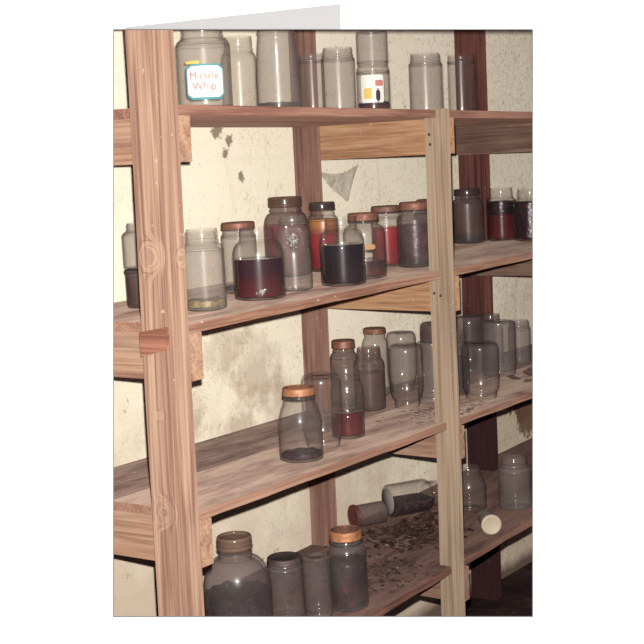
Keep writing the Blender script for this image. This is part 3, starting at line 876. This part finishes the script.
# the little jar lies with its rusty lid towards the viewer
bx = Vector((.857, -.515, .0275 * .857)).normalized()
d6 = bpy.data.objects[[o.name for o in bpy.data.objects if o.get('label', '').startswith('large clear jar lying')][0]]
bm = bmesh.new(); lathe(bm, [(0, .0022), (.030, .0018), (.0385, -.0006), (.0385, -.0016), (0, -.0010)], 40)
obj('dusty_base', bm, plain('grey_bottom_dust', (.34, .30, .29), .8), d6, True)
lying('small_jar', 'small cloudy jar lying on its side, red-rusted lid towards the viewer', Vector((1.303, .421, bz(1.303) + .0385)) + bx * .098, -bx, .0320, .098, 'tumbler', 'glass_brown', lid=('lid_red', True))
M['lid_cream'] = plain('cream_tin', (.70, .58, .44), .5)
ax2 = Vector((-.80, -.60, -.0275 * .8)).normalized()
lying('small_jar', 'small grey jar lying with its cream lid facing out, bottom shelf', Vector((1.405, .030, bz(1.405) + .0300)) - ax2 * .08, ax2, .0250, .080, 'tumbler', 'glass_grey', lid=('lid_cream', True))

# loose tin lid beside the clear jar
lb = lid_bm(.030, .006, True)
o = obj('tin_lid', lb, plain('pale_tin', (.50, .42, .34), .4), None, True)
o.location = (1.535, .105, bz(1.535) + .0006); o.rotation_euler = (0, -.0275, 0)
tag(o, 'loose pale tin lid lying flat in front of the clear mason jar, bottom shelf', 'lid')

# ------------------------------------------------- litter, glass and cobweb
def shard(bm, c, r, t, rot):
    n = random.randint(4, 6)
    a0 = random.random() * 6
    P = [(r * random.uniform(.55, 1.1) * math.cos(a0 + 2 * PI * i / n), r * random.uniform(.55, 1.1) * math.sin(a0 + 2 * PI * i / n)) for i in range(n)]
    m = Matrix.Translation(c) @ Euler(rot).to_matrix().to_4x4()
    slab(bm, P, -t / 2, t / 2, lambda p: m @ Vector((p.x, p.y, p.z + 2.5 * (p.x * p.x))))

spots = [(1.80, .150), (1.86, .120), (1.84, .075), (1.92, .150), (1.955, .085), (2.00, .165), (2.03, .110), (1.78, .085), (2.08, .19), (1.90, .040)]
words = ['flat', 'tilted', 'long', 'curved', 'small', 'wide', 'pointed', 'thin', 'far', 'narrow']
for i, (x, y) in enumerate(spots):
    bm = bmesh.new(); r = random.uniform(.018, .034)
    tilt = random.uniform(.12, .45)
    shard(bm, (0, 0, 0), r, .003, (tilt, random.uniform(-.15, .15), random.random() * 6))
    lowz = min(v.co.z for v in bm.verts)
    o = obj('glass_shard', bm, M['glass_clear'])
    o.location = (x, y, SH[2][0] + SH[2][1] * x - lowz + .0004)
    tag(o, 'piece of broken clear glass lying under the grey upturned jars', 'broken glass', 'broken glass on the third shelf')

def flakes(name, label, mat, region, k, n, r0, r1, thick=.0012, heap=0.0, tilt=.35):
    bm = bmesh.new()
    z0, s = SH[k]
    for i in range(n):
        x, y = region()
        r = random.uniform(r0, r1)
        tb = bmesh.new(); shard(tb, (x, y, 0), r, thick, (random.uniform(-tilt, tilt), random.uniform(-tilt, tilt), random.random() * 6))
        dz = max(z0 + s * v.co.x - v.co.z for v in tb.verts) + .0005 + heap * random.random()
        bmesh.ops.translate(tb, verts=tb.verts[:], vec=(0, 0, dz))
        me = bpy.data.meshes.new('tmp'); tb.to_mesh(me); tb.free(); bm.from_mesh(me); bpy.data.meshes.remove(me)
    o = obj(name, bm, mat); o['label'] = label; o['category'] = 'debris'; o['kind'] = 'stuff'
    return o
POSTS = [(1.118, 1.156, -.02, .036), (1.139, 1.177, .39, .46), (2.07, 2.108, .36, .46)]
BUSY = {2: [(v[0], v[1], v[3]) for k_, v in T.items() if k_[0] == 'C'], 3: [(v[0], v[1], v[3]) for k_, v in T.items() if k_[0] == 'D']}
for q in range(8):
    u = q / 7
    BUSY[3] += [(1.303 + .084 * u, .421 - .05 * u, .034), (1.452 + .857 * .165 * u, .392 - .515 * .165 * u, .045), (1.317 + .0857 * u, .421 - .0515 * u, .024), (1.405 + .064 * u, .03 + .048 * u, .024)]
BUSY[3].append((1.535, .105, .03))
def gauss(k, cx, cy, sx, sy, y0=.01, y1=.42, x1=9):
    def f():
        while True:
            x, y = random.gauss(cx, sx), random.gauss(cy, sy)
            if y0 < y < y1 and x < x1 and not any(a - .03 < x < b + .03 and c - .03 < y < d + .03 for a, b, c, d in POSTS) and not any(math.hypot(x - jx, y - jy) < jr + .022 for jx, jy, jr in BUSY[k]): return x, y
    return f
chip = lumpy('plaster_chip', [(.35, srgb(150, 124, 112)), (.6, srgb(196, 172, 156))], 60, .8)
flakes('plaster_flakes', 'pale flakes of fallen plaster scattered on the third shelf by the front post', chip, gauss(2, 1.27, .11, .10, .05), 2, 70, .004, .016, .0014)
leaf = lumpy('dry_leaf', [(.3, srgb(44, 30, 32)), (.52, srgb(82, 58, 54)), (.76, srgb(136, 104, 90))], 40, .8)
flakes('dry_leaf_litter', 'heap of dry brown leaves and dirt on the bottom shelf below the lying jars', leaf, gauss(3, 1.36, .28, .11, .08, .06), 3, 420, .004, .015, .0012, .012, .5)
flakes('dirt_crumbs', 'dark crumbs of dirt strewn over the bottom shelf', lumpy('dirt', [(.35, srgb(50, 36, 38)), (.65, srgb(112, 88, 78))], 50, .9), gauss(3, .98, .16, .10, .07, .01, .40, 1.12), 3, 220, .003, .010, .002, .002)

# cobweb hanging from the top brace to the back post
web = NT('dusty_cobweb')
d = web.n('ShaderNodeBsdfDiffuse'); d.inputs['Color'].default_value = (.92, .87, .78, 1)
tl = web.n('ShaderNodeBsdfTranslucent'); tl.inputs['Color'].default_value = (.8, .74, .66, 1); ad = web.n('ShaderNodeMixShader'); ad.inputs[0].default_value = .15; web.l(d.outputs[0], ad.inputs[1]); web.l(tl.outputs[0], ad.inputs[2])
tt = web.n('ShaderNodeBsdfTransparent'); mm = web.n('ShaderNodeMixShader')
wn = web.ramp(web.noise(web.coord((30, 30, 30)), 1, 5, .7), [(.3, .10), (.7, .36)])
web.l(wn, mm.inputs[0]); web.l(tt.outputs[0], mm.inputs[1]); web.l(ad.outputs[0], mm.inputs[2]); webm = web.finish(mm.outputs[0])
bm = bmesh.new()
N = 18; gv = []
for i in range(N + 1):
    u = i / N; row = []
    top = Vector((1.180, .402, 1.446)).lerp(Vector((1.452, .446, 1.462)), u); top.z -= .016 * math.sin(PI * u)
    if u < .7: bot = Vector((1.180, .402, 1.436)).lerp(Vector((1.385, .448, 1.352)), u / .7)
    else: bot = Vector((1.385, .448, 1.352)).lerp(Vector((1.44, .448, 1.452)), (u - .7) / .3)
    for jx in range(N + 1):
        v_ = jx / N
        p = top.lerp(bot, v_); p.y += .003 * math.sin(9 * u + 5 * v_)
        row.append(bm.verts.new(p))
    gv.append(row)
for i in range(N):
    for jx in range(N): bm.faces.new((gv[i][jx], gv[i + 1][jx], gv[i + 1][jx + 1], gv[i][jx + 1]))
bmesh.ops.solidify(bm, geom=bm.faces[:], thickness=.0006)
o = obj('cobweb', bm, webm, None, True)
tag(o, 'grey dusty cobweb hanging from the brown back post below the top shelf', 'cobweb', kind='stuff')

# ------------------------------------------------------------------- light
R3 = CROT.to_matrix()
def flash(energy, up, ahead, size, aim_px=(0, 0), cone=60, blend=1.0):
    L = bpy.data.lights.new('camera_flash', 'SPOT'); o = bpy.data.objects.new('camera_flash', L); COL.objects.link(o)
    L.energy = energy; L.shadow_soft_size = size; L.spot_size = math.radians(cone); L.spot_blend = blend; L.color = (1, .965, .90)
    o.location = CAM + R3 @ Vector((0, up, -ahead))
    o.rotation_euler = (R3 @ Euler((math.radians(aim_px[1]), math.radians(-aim_px[0]), 0)).to_matrix()).to_euler()
flash(500, .052, .185, .011, (7.0, 2.0), 88, 1.0)

W = bpy.data.worlds.new('dim_cellar'); S.world = W; W.use_nodes = True
bg = W.node_tree.nodes['Background']; bg.inputs[0].default_value = (.86, .68, .76, 1); bg.inputs[1].default_value = .13

S.view_settings.view_transform = 'Standard'; S.view_settings.look = 'None'
S.view_settings.gamma = 1.0; S.view_settings.exposure = 0.0; S.view_settings.use_curve_mapping = False
S.cycles.transparent_max_bounces = 64; S.cycles.max_bounces = 10
S.cycles.use_denoising = True
S.cycles.caustics_reflective = False; S.cycles.caustics_refractive = False
